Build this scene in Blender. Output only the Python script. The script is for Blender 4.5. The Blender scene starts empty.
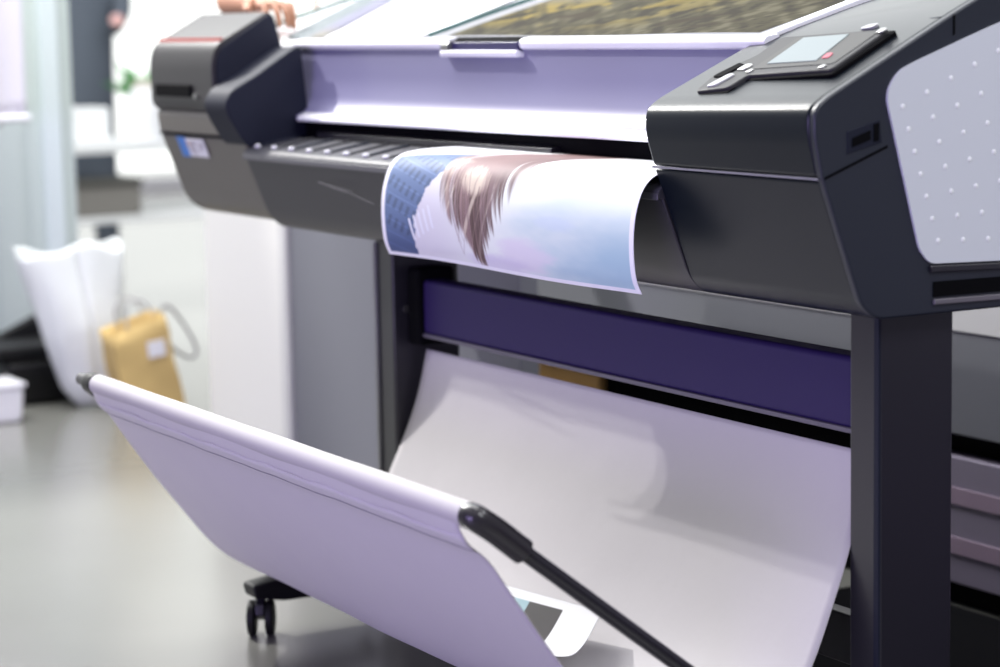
import bpy, bmesh, math, random
import numpy as np
from mathutils import Vector, Matrix
random.seed(7); rng = np.random.RandomState(7)
sc = bpy.context.scene
COL = sc.collection
PI = math.pi
FLOOR = -0.05

# ------------------------------------------------------------------ camera
cam_d = bpy.data.cameras.new('camera'); cam = bpy.data.objects.new('camera', cam_d); COL.objects.link(cam)
rx, ux, bx_ = Vector((.502004, .864661, -.01881)), Vector((-.105427, .082766, .990977)), Vector((.858416, -.495491, .132707))
M = Matrix.Identity(4)
for i in range(3):
    M[i][0], M[i][1], M[i][2] = rx[i], ux[i], bx_[i]
M[0][3], M[1][3], M[2][3] = 2.5614, -2.1084, 1.1162
cam.matrix_world = M
cam_d.sensor_width = 36; cam_d.lens = 82.8; cam_d.clip_start = .05; cam_d.clip_end = 200
cam_d.dof.use_dof = True; cam_d.dof.focus_distance = 3.65; cam_d.dof.aperture_fstop = 2.6
sc.camera = cam

# ------------------------------------------------------------------ view
sc.view_settings.view_transform = 'Standard'; sc.view_settings.look = 'None'
sc.view_settings.exposure = 0.0; sc.view_settings.gamma = 1.0
sc.view_settings.use_curve_mapping = False

# ------------------------------------------------------------------ world: bright daylight towards the left of the hall, dimmer hall elsewhere
w = bpy.data.worlds.new('world'); sc.world = w; w.use_nodes = True
nt = w.node_tree; nt.nodes.clear()
N = nt.nodes.new; L = nt.links.new
tc = N('ShaderNodeTexCoord'); sep = N('ShaderNodeSeparateXYZ'); L(tc.outputs['Generated'], sep.inputs[0])
mr = N('ShaderNodeMapRange'); mr.interpolation_type = 'SMOOTHSTEP'
mr.inputs['From Min'].default_value = -.50; mr.inputs['From Max'].default_value = -.80
L(sep.outputs['X'], mr.inputs['Value'])
mz = N('ShaderNodeMapRange'); mz.interpolation_type = 'SMOOTHSTEP'
mz.inputs['From Min'].default_value = .35; mz.inputs['From Max'].default_value = .95
L(sep.outputs['Z'], mz.inputs['Value'])
m1 = N('ShaderNodeMix'); m1.data_type = 'RGBA'; L(mz.outputs[0], m1.inputs['Factor'])
m1.inputs['A'].default_value = (.25, .25, .29, 1); m1.inputs['B'].default_value = (.95, .95, 1.0, 1)
my = N('ShaderNodeMapRange'); my.interpolation_type = 'SMOOTHSTEP'
my.inputs['From Min'].default_value = -.54; my.inputs['From Max'].default_value = -.38
L(sep.outputs['Y'], my.inputs['Value'])
mm_ = N('ShaderNodeMath'); mm_.operation = 'MULTIPLY'; L(mr.outputs[0], mm_.inputs[0]); L(my.outputs[0], mm_.inputs[1])
m2 = N('ShaderNodeMix'); m2.data_type = 'RGBA'; L(mm_.outputs[0], m2.inputs['Factor'])
L(m1.outputs['Result'], m2.inputs['A']); m2.inputs['B'].default_value = (1.7, 1.74, 1.7, 1)
bg = N('ShaderNodeBackground'); L(m2.outputs['Result'], bg.inputs['Color']); bg.inputs['Strength'].default_value = 1.0
out = N('ShaderNodeOutputWorld'); L(bg.outputs[0], out.inputs[0])

# ------------------------------------------------------------------ lights
def aim(o, target):
    o.rotation_euler = (Vector(target) - o.location).to_track_quat('-Z', 'Y').to_euler()
def spot(name, loc, target, power, color, size, angle):
    d = bpy.data.lights.new(name, 'SPOT'); d.energy = power; d.color = color; d.shadow_soft_size = size
    d.spot_size = math.radians(angle); d.spot_blend = .4
    o = bpy.data.objects.new(name, d); COL.objects.link(o); o.location = loc; aim(o, target); return o
def area(name, loc, target, power, color, sx, sy):
    d = bpy.data.lights.new(name, 'AREA'); d.energy = power; d.color = color; d.shape = 'RECTANGLE'; d.size = sx; d.size_y = sy
    o = bpy.data.objects.new(name, d); COL.objects.link(o); o.location = loc; aim(o, target); return o
spot('ceiling_spot', (-5.4, -1.17, 3.9), (-.7, 0, .5), 680, (1, .98, .94), .03, 50)
spot('ceiling_spot', (-5.4, -1.29, 3.9), (-.7, 0, .5), 540, (1, .98, .94), .03, 50)
spot('ceiling_spot', (-1.9, -2.2, 4.2), (-.7, 0, .5), 30, (1, .97, .92), .25, 60)
area('purple_stage_light', (.6, -4.2, .9), (-.8, 0, .6), 95, (.56, .44, 1.0), 2.4, 1.0)
area('ceiling_or_fill_light', (-1.5, .2, 4.3), (-1.5, .3, 0), 90, (1, 1, 1), 3.0, 1.2)
area('ceiling_or_fill_light', (-4.2, -.6, 4.0), (-4.6, .6, 0), 230, (1, 1, .98), 2.4, 1.2)
area('ceiling_or_fill_light', (-.2, 2.2, 3.2), (-.8, .9, .2), 60, (.95, .95, 1), 3.0, .8)
area('ceiling_or_fill_light', (3.2, .2, 3.6), (0, .2, .8), 78, (.95, .97, 1), 1.6, 1.6)  # added fill lamp, brightens the printer faces turned to the camera

area('ceiling_or_fill_light', (-3.7, 1.3, 3.6), (-.2, .1, 1.1), 30, (.90, .94, 1), 3.0, 3.0)  # added lamp, placed so its reflection lightens the right housing's top

# ------------------------------------------------------------------ materials
def mat(name, color, rough=.5, metal=0, spec=.5, bump=0, bscale=60, noise=0, nscale=8, trans=0, coat=0, sheen=0):
    m = bpy.data.materials.new(name); m.use_nodes = True; t = m.node_tree; b = t.nodes['Principled BSDF']
    b.inputs['Base Color'].default_value = (*color, 1); b.inputs['Roughness'].default_value = rough
    b.inputs['Metallic'].default_value = metal; b.inputs['Specular IOR Level'].default_value = spec
    b.inputs['Coat Weight'].default_value = coat; b.inputs['Sheen Weight'].default_value = sheen
    b.inputs['Transmission Weight'].default_value = trans
    co = t.nodes.new('ShaderNodeTexCoord')
    if noise:
        n = t.nodes.new('ShaderNodeTexNoise'); n.inputs['Scale'].default_value = nscale; n.inputs['Detail'].default_value = 4
        t.links.new(co.outputs['Object'], n.inputs['Vector'])
        mx = t.nodes.new('ShaderNodeMix'); mx.data_type = 'RGBA'; t.links.new(n.outputs['Fac'], mx.inputs['Factor'])
        mx.inputs['A'].default_value = (*[c*(1-noise) for c in color], 1); mx.inputs['B'].default_value = (*[min(1, c*(1+noise)) for c in color], 1)
        t.links.new(mx.outputs['Result'], b.inputs['Base Color'])
    if bump:
        n = t.nodes.new('ShaderNodeTexNoise'); n.inputs['Scale'].default_value = bscale; n.inputs['Detail'].default_value = 3
        t.links.new(co.outputs['Object'], n.inputs['Vector'])
        bp = t.nodes.new('ShaderNodeBump'); bp.inputs['Strength'].default_value = bump; bp.inputs['Distance'].default_value = .01
        t.links.new(n.outputs['Fac'], bp.inputs['Height']); t.links.new(bp.outputs[0], b.inputs['Normal'])
    return m
def vcol_mat(name, rough=.35, spec=.4):
    m = mat(name, (1, 1, 1), rough, spec=spec); t = m.node_tree
    a = t.nodes.new('ShaderNodeVertexColor'); a.layer_name = 'picture'
    t.links.new(a.outputs['Color'], t.nodes['Principled BSDF'].inputs['Base Color']); return m

PL = mat('slate_plastic', (.013, .0165, .027), .40, spec=.5, bump=.03, bscale=500)
PLTOP = mat('grey_slate_plastic', (.004, .007, .012), .30, spec=.25, bump=.02, bscale=500)
PLF = mat('dark_slate_plastic', (.024, .022, .030), .45, bump=.03, bscale=500)
PLW = mat('warm_slate_plastic', (.112, .104, .086), .42, bump=.03, bscale=500)
NAVY = mat('navy_plastic', (.010, .012, .024), .6, spec=.2)
STEEL = mat('dark_painted_steel', (.014, .013, .019), .35)
BEAM = mat('indigo_painted_steel', (.022, .012, .075), .5, spec=.2)
LILAC = mat('lilac_cover_plastic', (.175, .168, .285), .45, coat=.1)
WHITEPL = mat('glossy_white_plastic', (.82, .82, .86), .25)
PALEGREY = mat('pale_grey_panel_plastic', (.62, .645, .70), .45)
BLACK = mat('black_rubber', (.007, .007, .008), .5, spec=.25)
DARK = mat('dark_recess_and_shade', (.003, .003, .004), .8, spec=.05)
FABRIC = mat('pale_grey_basket_fabric', (.50, .48, .50), .8, bump=.12, bscale=14, noise=.03, nscale=5, sheen=.2)
PAPER = mat('white_paper', (.85, .86, .88), .5)
CHROME = mat('brushed_metal', (.38, .38, .38), .35, metal=1)
RIDGE = mat('grey_ridge_plastic', (.055, .055, .066), .45, spec=.3)
SKIN = mat('skin', (.36, .17, .10), .6, noise=.08, nscale=30)

# ------------------------------------------------------------------ helpers
def link(name, me, m, parent=None, bev=0, seg=3, smooth=True, solid=0):
    o = bpy.data.objects.new(name, me); COL.objects.link(o)
    if m: me.materials.append(m)
    if smooth:
        for p in me.polygons: p.use_smooth = True
    if solid:
        s = o.modifiers.new('solid', 'SOLIDIFY'); s.thickness = solid; s.offset = 0
    if bev:
        b = o.modifiers.new('bevel', 'BEVEL'); b.width = bev; b.segments = seg; b.limit_method = 'ANGLE'; b.angle_limit = math.radians(40)
        b.harden_normals = True
    elif smooth:
        me.set_sharp_from_angle(angle=math.radians(38))
    if parent: o.parent = parent
    return o
def fin(bm, name):
    bmesh.ops.recalc_face_normals(bm, faces=bm.faces[:])
    me = bpy.data.meshes.new(name); bm.to_mesh(me); bm.free(); return me
def rounded(pts, radii, seg=6):
    res = []; n = len(pts)
    for i, p in enumerate(pts):
        r = radii[i] if isinstance(radii, (list, tuple)) else radii
        p = Vector(p)
        if r <= 0: res.append(p); continue
        a = (Vector(pts[i-1]) - p); b = (Vector(pts[(i+1) % n]) - p)
        d = min(r, a.length*.48, b.length*.48); s = p + a.normalized()*d; e = p + b.normalized()*d
        for k in range(seg+1):
            t = k/seg; res.append(s*(1-t)**2 + p*2*t*(1-t) + e*t*t)
    return res
def prism(bm, prof, x0, x1, axis='x'):
    """prof: 2-D points; extruded along axis. x: (y,z); y: (x,z); z: (x,y)"""
    def P(u, v, a):
        return {'x': (a, u, v), 'y': (u, a, v), 'z': (u, v, a)}[axis]
    A = [bm.verts.new(P(p[0], p[1], x0)) for p in prof]; B = [bm.verts.new(P(p[0], p[1], x1)) for p in prof]
    bm.faces.new(A); bm.faces.new(B[::-1]); n = len(prof)
    for i in range(n): bm.faces.new((A[i], A[(i+1) % n], B[(i+1) % n], B[i]))
def obj_prism(name, prof, x0, x1, m, parent=None, axis='x', bev=.004, r=0, **k):
    bm = bmesh.new(); prism(bm, rounded(prof, r) if r else prof, x0, x1, axis); return link(name, fin(bm, name), m, parent, bev=bev, **k)
def box(bm, a, b, mtx=None):
    vs = []
    for x in (a[0], b[0]):
        for y in (a[1], b[1]):
            for z in (a[2], b[2]): vs.append(bm.verts.new((x, y, z)))
    for f in ((0, 1, 3, 2), (4, 6, 7, 5), (0, 4, 5, 1), (2, 3, 7, 6), (0, 2, 6, 4), (1, 5, 7, 3)): bm.faces.new([vs[i] for i in f])
    if mtx: bmesh.ops.transform(bm, matrix=mtx, verts=vs)
def obj_box(name, a, b, m, parent=None, bev=.003, mtx=None, **k):
    bm = bmesh.new(); box(bm, a, b, mtx); return link(name, fin(bm, name), m, parent, bev=bev, **k)
def tube(bm, pts, r, n=20, caps=True):
    pts = [Vector(p) for p in pts]; rings = []
    for i, p in enumerate(pts):
        t = (pts[min(i+1, len(pts)-1)] - pts[max(i-1, 0)]).normalized()
        up = Vector((0, 0, 1)) if abs(t.z) < .95 else Vector((1, 0, 0))
        a = t.cross(up).normalized(); b = t.cross(a).normalized()
        rr = r[i] if isinstance(r, (list, tuple)) else r
        rings.append([bm.verts.new(p + (a*math.cos(2*PI*k/n) + b*math.sin(2*PI*k/n))*rr) for k in range(n)])
    for i in range(len(rings)-1):
        for k in range(n): bm.faces.new((rings[i][k], rings[i][(k+1) % n], rings[i+1][(k+1) % n], rings[i+1][k]))
    if caps: bm.faces.new(rings[0][::-1]); bm.faces.new(rings[-1])
def obj_tube(name, pts, r, m, parent=None, n=20, **k):
    bm = bmesh.new(); tube(bm, pts, r, n); return link(name, fin(bm, name), m, parent, **k)
def bez(p0, p1, p2, n=8):
    p0, p1, p2 = Vector(p0), Vector(p1), Vector(p2)
    return [p0*(1-t)**2 + p1*2*t*(1-t) + p2*t*t for t in [i/n for i in range(n+1)]]
def catmull(P, n=8):
    P = [np.array(p, float) for p in P]; P = [2*P[0]-P[1]] + P + [2*P[-1]-P[-2]]; res = []
    for i in range(1, len(P)-2):
        for k in range(n):
            t = k/n; a, b, c, d = P[i-1:i+3]
            res.append(.5*((2*b)+(c-a)*t+(2*a-5*b+4*c-d)*t*t+(3*b-a-3*c+d)*t**3))
    res.append(P[-2]); return res
def grid(name, fn, nu, nv, m, parent=None, solid=0, paint=None, dim=.7, **k):
    bm = bmesh.new(); V = [[bm.verts.new(fn(i/nu, j/nv)) for j in range(nv+1)] for i in range(nu+1)]
    for i in range(nu):
        for j in range(nv): bm.faces.new((V[i][j], V[i+1][j], V[i+1][j+1], V[i][j+1]))
    bm.normal_update()
    me = bpy.data.meshes.new(name); bm.to_mesh(me); bm.free()
    if paint is not None:
        U, W = np.meshgrid(np.arange(nu+1)/nu, np.arange(nv+1)/nv, indexing='ij')
        c = paint(U.ravel(), W.ravel()); c = np.clip(c, 0, 1)
        lin = np.where(c <= .04045, c/12.92, ((c+.055)/1.055)**2.4)*dim
        a = me.color_attributes.new('picture', 'FLOAT_COLOR', 'POINT')
        a.data.foreach_set('color', np.concatenate([lin, np.ones((len(lin), 1))], 1).ravel().astype(np.float32))
    return link(name, me, m, parent, solid=solid, **k)
def tag(o, label=None, cat=None, group=None, kind=None):
    if label: o['label'] = label
    if cat: o['category'] = cat
    if group: o['group'] = group
    if kind: o['kind'] = kind
    return o
def empty(name, loc=(0, 0, 0)):
    o = bpy.data.objects.new(name, None); COL.objects.link(o); o.location = loc; o.empty_display_size = .1; return o
def under(root):
    """children are built in world coordinates: keep them in place under a root that stands elsewhere"""
    for c in list(COL.objects):
        if c.parent is root: c.matrix_parent_inverse = Matrix.Translation(-root.location)
def fbm(x, y, seed=0, oct=4):
    r = np.random.RandomState(seed); v = 0; a = 1; tot = 0
    for o in range(oct):
        for q in range(3):
            th = r.rand()*6.28; f = 2**o*(1+r.rand()*.6); v = v + a*np.sin(f*(x*np.cos(th)+y*np.sin(th))*6.28 + r.rand()*6.28 + 1.3*np.sin(f*.7*(x*np.sin(th*2)+y)*4+q))
            tot += a
        a *= .55
    return v/tot*1.6
def sstep(a, b, x):
    t = np.clip((x-a)/(b-a), 0, 1); return t*t*(3-2*t)
def lerp(c, d, t): return c*(1-t)[:, None] + np.array(d)*t[:, None]
def inpoly(x, y, poly):
    ins = np.zeros(x.shape, bool); n = len(poly)
    for i in range(n):
        (x0, y0), (x1, y1) = poly[i], poly[(i+1) % n]
        c = ((y0 > y) != (y1 > y)) & (x < (x1-x0)*(y-y0)/((y1-y0) if y1 != y0 else 1e-9)+x0); ins ^= c
    return ins

# ================================================================== SETTING
FLM = mat('polished_grey_floor', (.18, .18, .165), .22, noise=.12, nscale=1.5, bump=.03, bscale=3, spec=.8)
tag(obj_box('floor', (-16, -8, FLOOR-.1), (6, 8, FLOOR), FLM, bev=0), kind='structure')
WALLG = mat('blue_grey_wall_panel', (.54, .61, .59), .45)
WALLL = mat('pale_blue_wall_strip', (.66, .74, .76), .45)
def struct(name, a, b, m, bev=.003, **k): return tag(obj_box(name, a, b, m, bev=bev, **k), kind='structure')
# ribbed wall panel at the far left
bm = bmesh.new(); box(bm, (-5.14, -.44, FLOOR), (-5.0, .588, 2.5))
for y in np.arange(-.42, .49, .12): box(bm, (-5.0, y, FLOOR), (-4.992, y+.1, 2.5))
tag(link('wall_left', fin(bm, 'wall_left'), WALLG, bev=.003), kind='structure')
struct('trim_1', (-4.998, .470, FLOOR), (-4.97, .535, 2.5), WALLL)
# low partition behind the printer: white end panel, pale post, grey panels, dark groove, plinth
GREYP = mat('grey_partition_panel', (.15, .155, .175), .5)
GREYL = mat('lilac_grey_partition_panel', (.22, .19, .26), .5)
CREAM = mat('white_partition_panel', (.84, .84, .78), .5)
POST = mat('pale_metal_post', (.62, .62, .60), .35)
PY = .52
pt = empty('wall_back'); pt.location = (-1.5, PY, FLOOR); tag(pt, kind='structure')
obj_box('end_panel', (-3.72, PY, FLOOR), (-3.18, PY+.06, .93), CREAM, pt)
obj_box('post', (-3.18, PY-.012, FLOOR), (-3.135, PY+.06, .93), POST, pt)
obj_box('grey_panel', (-3.135, PY, FLOOR), (-1.90, PY+.05, .93), GREYP, pt)
obj_box('plinth', (-3.135, PY+.03, FLOOR), (-1.9, PY+.05, .02), DARK, pt)
under(pt)
BY2 = .90
ct = empty('wall_right'); ct.location = (0, BY2, FLOOR); tag(ct, kind='structure')
obj_box('upper_panel', (-3.6, BY2, .30), (4.0, BY2+.05, .505), GREYP, ct)
obj_box('top_band', (-3.6, BY2-.004, .505), (4.0, BY2+.05, .80), mat('pale_grey_band', (.50, .50, .50), .5), ct)
obj_box('post', (-2.73, BY2-.012, .30), (-2.66, BY2+.06, .80), mat('cream_post', (.75, .74, .66), .5), ct)
obj_box('recess', (-2.2, BY2+.04, .150), (4.0, BY2+.055, .305), DARK, ct)
obj_box('wooden_strip', (-3.0, BY2+.02, .150), (-2.2, BY2+.05, .302), mat('brown_wood', (.35, .20, .07), .5, noise=.3), ct)
obj_box('lower_panel', (-1.0, BY2, .0), (4.0, BY2+.05, .255), GREYL, ct)
for z in (.06, .16): obj_box('panel_rail', (-1.0, BY2-.004, z), (4.0, BY2-.001, z+.035), mat('mauve_rail', (.30, .22, .30), .5), ct)
obj_box('plinth', (-3.6, BY2+.03, FLOOR), (4.0, BY2+.05, .002), DARK, ct)
obj_box('plinth', (-3.6, BY2+.03, .0), (-1.0, BY2+.05, .16), DARK, ct)
under(ct)
struct('floor_shade_sheet', (-1.1, .20, FLOOR), (3.5, .90, FLOOR+.004), mat('black_floor_shade', (.003, .003, .004), .9, spec=.05), bev=0)  # black sheet added on the floor in place of the shadow there
# large bright window wall far behind on the left: frame bars in front of daylight
wf = empty('window_1'); wf.location = (-13.5, 2, FLOOR); tag(wf, kind='structure')
WFM = mat('white_window_frame', (.9, .9, .9), .5)
for y in (-5.5, 7.5): obj_box('window_frame', (-13.55, y-.06, FLOOR), (-13.45, y+.06, 3.6), WFM, wf)
for z in (0, 3.55): obj_box('window_frame', (-13.55, -5.5, z-.05), (-13.45, 7.5, z+.05), WFM, wf)
under(wf)

# ================================================================== THE PRINTER
pr = empty('large_format_printer'); pr.location = (-1.2, .2, FLOOR)
tag(pr, 'large dark grey roll printer on legs with a lilac front cover and cloth catch basket', 'printer')
# ---- right end housing
XI, XO = -.38, .035
topP = [(-.134, .898), (-.150, .96), (-.149, .995), (-.128, 1.010), (.10, 1.122), (.26, 1.195), (.50, 1.21), (.50, .898)]
inP = [(-.134, .898), (-.150, .95), (-.149, .984), (-.128, 1.000), (.06, 1.085), (.28, 1.147), (.50, 1.19), (.50, .898)]
rad = [0, .04, .035, .035, .05, .1, .02, 0]
bm = bmesh.new(); Pi = rounded(inP, rad); Po = rounded(topP, rad); n = len(Pi)
A = [bm.verts.new((XI, p[0], p[1])) for p in Pi]; B = [bm.verts.new((XO-.006, p[0], p[1])) for p in Po]
bm.faces.new(A); bm.faces.new(B[::-1])
for i in range(n): bm.faces.new((A[i], A[(i+1) % n], B[(i+1) % n], B[i]))
link('control_housing', fin(bm, 'control_housing'), PLTOP, pr, bev=.007)
lowP = [(-.132, .894), (-.064, .715), (-.038, .694), (.50, .694), (.50, .894)]
obj_prism('lower_housing', lowP, XI, XO-.006, PLTOP, pr, bev=.005, r=[0, .03, .02, 0, 0])
# side frame: dark end cheek with rounded rim
cheek = [(-.134, .898), (-.148, .96), (-.147, .994), (-.126, 1.010), (.10, 1.122), (.26, 1.195), (.50, 1.21), (.50, .694), (-.038, .694), (-.066, .715)]
ck = obj_prism('end_cheek', cheek, XO-.010, XO+.004, PL, pr, bev=.004, r=[0, .04, .03, .03, .05, .1, .02, 0, .02, .03])
# pale panel with dimples, set into the cheek
PX = XO+.004
pp = [(-.026, 1.012), (-.004, 1.043), (.03, 1.056), (.19, 1.110), (.46, 1.175), (.46, .755), (.055, .768), (.036, .79)]
bm = bmesh.new(); prism(bm, rounded(pp, [.03, .02, .02, .05, .02, .01, .012, .01]), PX-.002, PX+.004)
bmesh.ops.recalc_face_normals(bm, faces=bm.faces[:])
for col in range(0, 9):
    for row in range(7):
        t = row/6; y = (.004+.044*col)*(1-t)+(.070+.047*col)*t; z = (.993+.0185*col)*(1-t)+(.800-.0015*col)*t
        if y > .44: continue
        n = 12; c = bm.verts.new((PX+.0062, y, z)); ring = [bm.verts.new((PX+.0041, y+.0042*math.cos(2*PI*k/n), z+.0042*math.sin(2*PI*k/n))) for k in range(n)]
        for k in range(n): f = bm.faces.new((c, ring[k], ring[(k+1) % n])); f.material_index = 1
me = bpy.data.meshes.new('side_panel'); bm.to_mesh(me); bm.free()
pan = link('side_panel', me, PALEGREY, pr); me.materials.append(mat('pale_dimple', (.85, .86, .9), .3))
# port recess on the cheek
pt_ = obj_prism('port_recess', [(-.092, .930), (-.092, .962), (-.034, .977), (-.030, .944)], PX-.001, PX+.0015, NAVY, pr, bev=.0015)
obj_prism('port_slot', [(-.084, .940), (-.084, .952), (-.052, .962), (-.052, .949)], PX+.001, PX+.003, DARK, pt_, bev=0)
obj_prism('port_slot', [(-.046, .946), (-.046, .970), (-.037, .972), (-.037, .947)], PX+.001, PX+.003, DARK, pt_, bev=0)
# seams: thin dark grooves
obj_prism('seam_line', [(-.131, .896), (-.131, .900), (-.020, .940), (-.020, .936)], PX-.001, PX+.0008, DARK, pr, bev=0)
obj_box('seam_line', (XI+.002, -.1365, .8955), (XO-.004, -.1325, .8985), mat('pale_seam', (.22, .22, .24), .4), pr, bev=0)
obj_prism('rim_joint', [(.098, 1.090), (.098, 1.118), (.102, 1.120), (.102, 1.092)], PX-.001, PX+.0008, DARK, pr, bev=0)
# long slot below the panel, with a grey lip
obj_prism('handle_slot', [(.064, .719), (.064, .741), (.46, .737), (.46, .716)], PX-.001, PX+.0015, DARK, pr, bev=0)
obj_prism('slot_lip', [(.058, .755), (.055, .765), (.46, .752), (.46, .742)], PX-.001, PX+.006, STEEL, pr, bev=.002)
obj_prism('slot_lip', [(.064, .708), (.064, .716), (.46, .712), (.46, .702)], PX-.001, PX+.005, mat('worn_grey_plastic', (.12, .11, .13), .4), pr, bev=.002)

# ---- control panel on the sloping top.  local frame: X right, T up the slope
S0 = Vector((0, -.128, 1.010)); T = Vector((0, .228, .112)).normalized(); NN = Vector((0, -T.z, T.y))
def TP(x, t, h=0):
    h -= .020*(XO-x)/(XO-XI)-.004      # the top dips towards the inner side
    v = S0 + T*t + NN*h; return (x, v.y, v.z)
def slope_plate(name, poly, h0, h1, m, parent, bev=.002, r=0):
    bm = bmesh.new(); P = rounded(poly, r) if r else [Vector(p) for p in poly]
    A = [bm.verts.new(TP(p[0], p[1], h0)) for p in P]; B = [bm.verts.new(TP(p[0], p[1], h1)) for p in P]; n = len(P)
    bm.faces.new(A); bm.faces.new(B[::-1])
    for i in range(n): bm.faces.new((A[i], A[(i+1) % n], B[(i+1) % n], B[i]))
    return link(name, fin(bm, name), m, parent, bev=bev)
CPM = mat('grey_control_panel', (.040, .040, .042), .5, spec=.2)
cp = slope_plate('control_panel', [(-.212, .058), (-.014, .062), (-.024, .186), (-.284, .188), (-.276, .125), (-.314, .072), (-.292, .012), (-.214, .020)], -.002, .0095, CPM, pr, bev=.003, r=.010)
slope_plate('panel_base', [(-.216, .052), (-.008, .056), (-.014, .192), (-.288, .192), (-.280, .125), (-.318, .072), (-.296, .006), (-.210, .014)], -.008, .004, DARK, cp, bev=.002, r=.01)
slope_plate('screen_bezel', [(-.222, .076), (-.028, .078), (-.036, .178), (-.232, .178)], .0094, .0104, mat('screen_bezel_grey', (.055, .055, .053), .5, spec=.2), cp, bev=0, r=.006)
SCR = mat('lit_screen', (.20, .235, .24), .5, spec=.15)
SCR.node_tree.nodes['Principled BSDF'].inputs['Emission Color'].default_value = (.72, .84, .88, 1)
SCR.node_tree.nodes['Principled BSDF'].inputs['Emission Strength'].default_value = .08
slope_plate('screen', [(-.202, .090), (-.082, .090), (-.102, .174), (-.212, .174)], .0104, .0114, SCR, cp, bev=0)
slope_plate('power_mark', [(-.077, .096), (-.060, .096), (-.066, .112), (-.081, .112)], .0104, .0116, mat('pink_mark', (.42, .06, .10), .5), cp, bev=0, r=.004)
slope_plate('corner_button', [(-.036, .170), (-.020, .170), (-.022, .184), (-.037, .184)], .008, .013, CHROME, cp, r=.005)
slope_plate('button', [(-.300, .055), (-.274, .052), (-.262, .092), (-.284, .100)], .008, .0122, DARK, cp, r=.006)
slope_plate('button', [(-.276, .022), (-.252, .024), (-.244, .060), (-.264, .064)], .008, .0125, mat('pale_button', (.36, .36, .37), .4), cp, r=.008)
slope_plate('button', [(-.262, .074), (-.240, .074), (-.238, .092), (-.258, .094)], .008, .0122, CHROME, cp, r=.005)
slope_plate('button', [(-.226, .064), (-.214, .064), (-.214, .074), (-.224, .074)], .008, .0122, CHROME, cp, r=.003)
slope_plate('button', [(-.048, .064), (-.036, .064), (-.036, .074), (-.046, .074)], .008, .0122, CHROME, cp, r=.003)
slope_plate('badge', [(-.128, .212), (-.100, .214), (-.096, .228), (-.122, .227)], -.016, .0015, mat('pale_button', (.36, .36, .37), .4), pr, bev=.0005, r=.008)
# thin groove across the top
bm = bmesh.new(); q = [(XI+.06, .240), (XO-.012, .240), (XO-.012, .2425), (XI+.06, .2425)]
v = [bm.verts.new(TP(x_, t_, -.0030-.008*(XO-x_)/(XO-XI))) for x_, t_ in q]+[bm.verts.new(TP(x_, t_, -.010-.008*(XO-x_)/(XO-XI))) for x_, t_ in q]
for f in ((0, 1, 2, 3), (0, 4, 5, 1), (2, 6, 7, 3), (1, 5, 6, 2), (3, 7, 4, 0), (7, 6, 5, 4)): bm.faces.new([v[i] for i in f])
link('seam_line', fin(bm, 'seam_line'), NAVY, pr, bev=0)

# ---- left end housing
HL0, HL1, HL2 = -2.43, -2.07, -1.955
obj_prism('lower_housing', [(-.120, .884), (-.062, .73), (-.02, .700), (.44, .700), (.44, .884)], HL0, HL2, PLW, pr, bev=.006, r=[0, .07, .06, 0, 0])
obj_prism('middle_housing', [(-.122, .888), (-.128, .935), (-.05, 1.0), (.44, 1.0), (.44, .888)], HL0, -1.995, PLW, pr, bev=.005, r=[0, .01, 0, 0, 0])
CAPM = mat('mauve_slate_plastic', (.020, .018, .021), .42, spec=.35, bump=.03, bscale=500)
cap = obj_prism('cartridge_cover', [(-.122, .938), (-.138, .955), (-.140, 1.05), (-.128, 1.088), (-.006, 1.156), (.010, 1.150), (.030, 1.078), (.020, .938)], HL0-.005, HL1, CAPM, pr, bev=.006, r=[.01, .01, .02, .02, .006, .01, .02, .01])
obj_prism('cheek_plate', [(-.118, .945), (-.130, .96), (-.131, 1.05), (-.12, 1.080), (-.008, 1.149), (.006, 1.146), (.025, 1.078), (.014, .945)], HL1-.001, HL1+.006, NAVY, cap, bev=.003, r=[.01, .01, .02, .02, .006, .01, .02, .01])
obj_box('red_line', (HL0+.005, -.117, 1.093), (HL1-.01, -.107, 1.1015), mat('red_stripe', (.55, .10, .08), .4), cap, bev=0, mtx=None)
obj_prism('label_recess', [(-.1445, .972), (-.1445, .999), (-.135, .999), (-.135, .972)], -2.395, -2.19, DARK, cap, bev=.002)
bm = bmesh.new(); tube(bm, [(-2.165, -.1435, .975), (-2.165, -.137, .975)], .006, 12)
link('screw', fin(bm, 'screw'), CHROME, cap)
obj_prism('inner_shoulder', [(-.06, .86), (-.118, .87), (-.158, .935), (-.166, .962), (-.152, .99), (-.092, 1.022), (-.002, 1.078), (.016, 1.080), (.030, .92), (.03, .86)], HL1+.004, -1.945, NAVY, pr, bev=.006, r=[0, .02, .02, .02, .02, 0, .01, .01, .01, 0])
obj_box('seam_line', (HL0+.002, -.1235, .884), (HL2, -.1175, .8885), DARK, pr, bev=0)
stk = obj_prism('sticker', [(-.1075, .838), (-.1225, .878), (-.1205, .8785), (-.1055, .8385)], -2.325, -2.180, WHITEPL, pr, bev=0)
def stick(name, x0, x1, t0, t1, m):
    a = Vector((-.1080, .838)); b = Vector((-.1230, .878)); p = a.lerp(b, t0); q = a.lerp(b, t1)
    obj_prism(name, [(p.x-.0004, p.y), (q.x-.0004, q.y), (q.x+.002, q.y), (p.x+.002, p.y)], x0, x1, m, stk, bev=0)
BLU = mat('blue_ink', (.02, .19, .60), .4); GRI = mat('grey_ink', (.42, .40, .42), .5); PNK = mat('peach_ink', (.7, .45, .35), .5)
stick('blue_field', -2.327, -2.283, -.05, 1.08, BLU)
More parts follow.
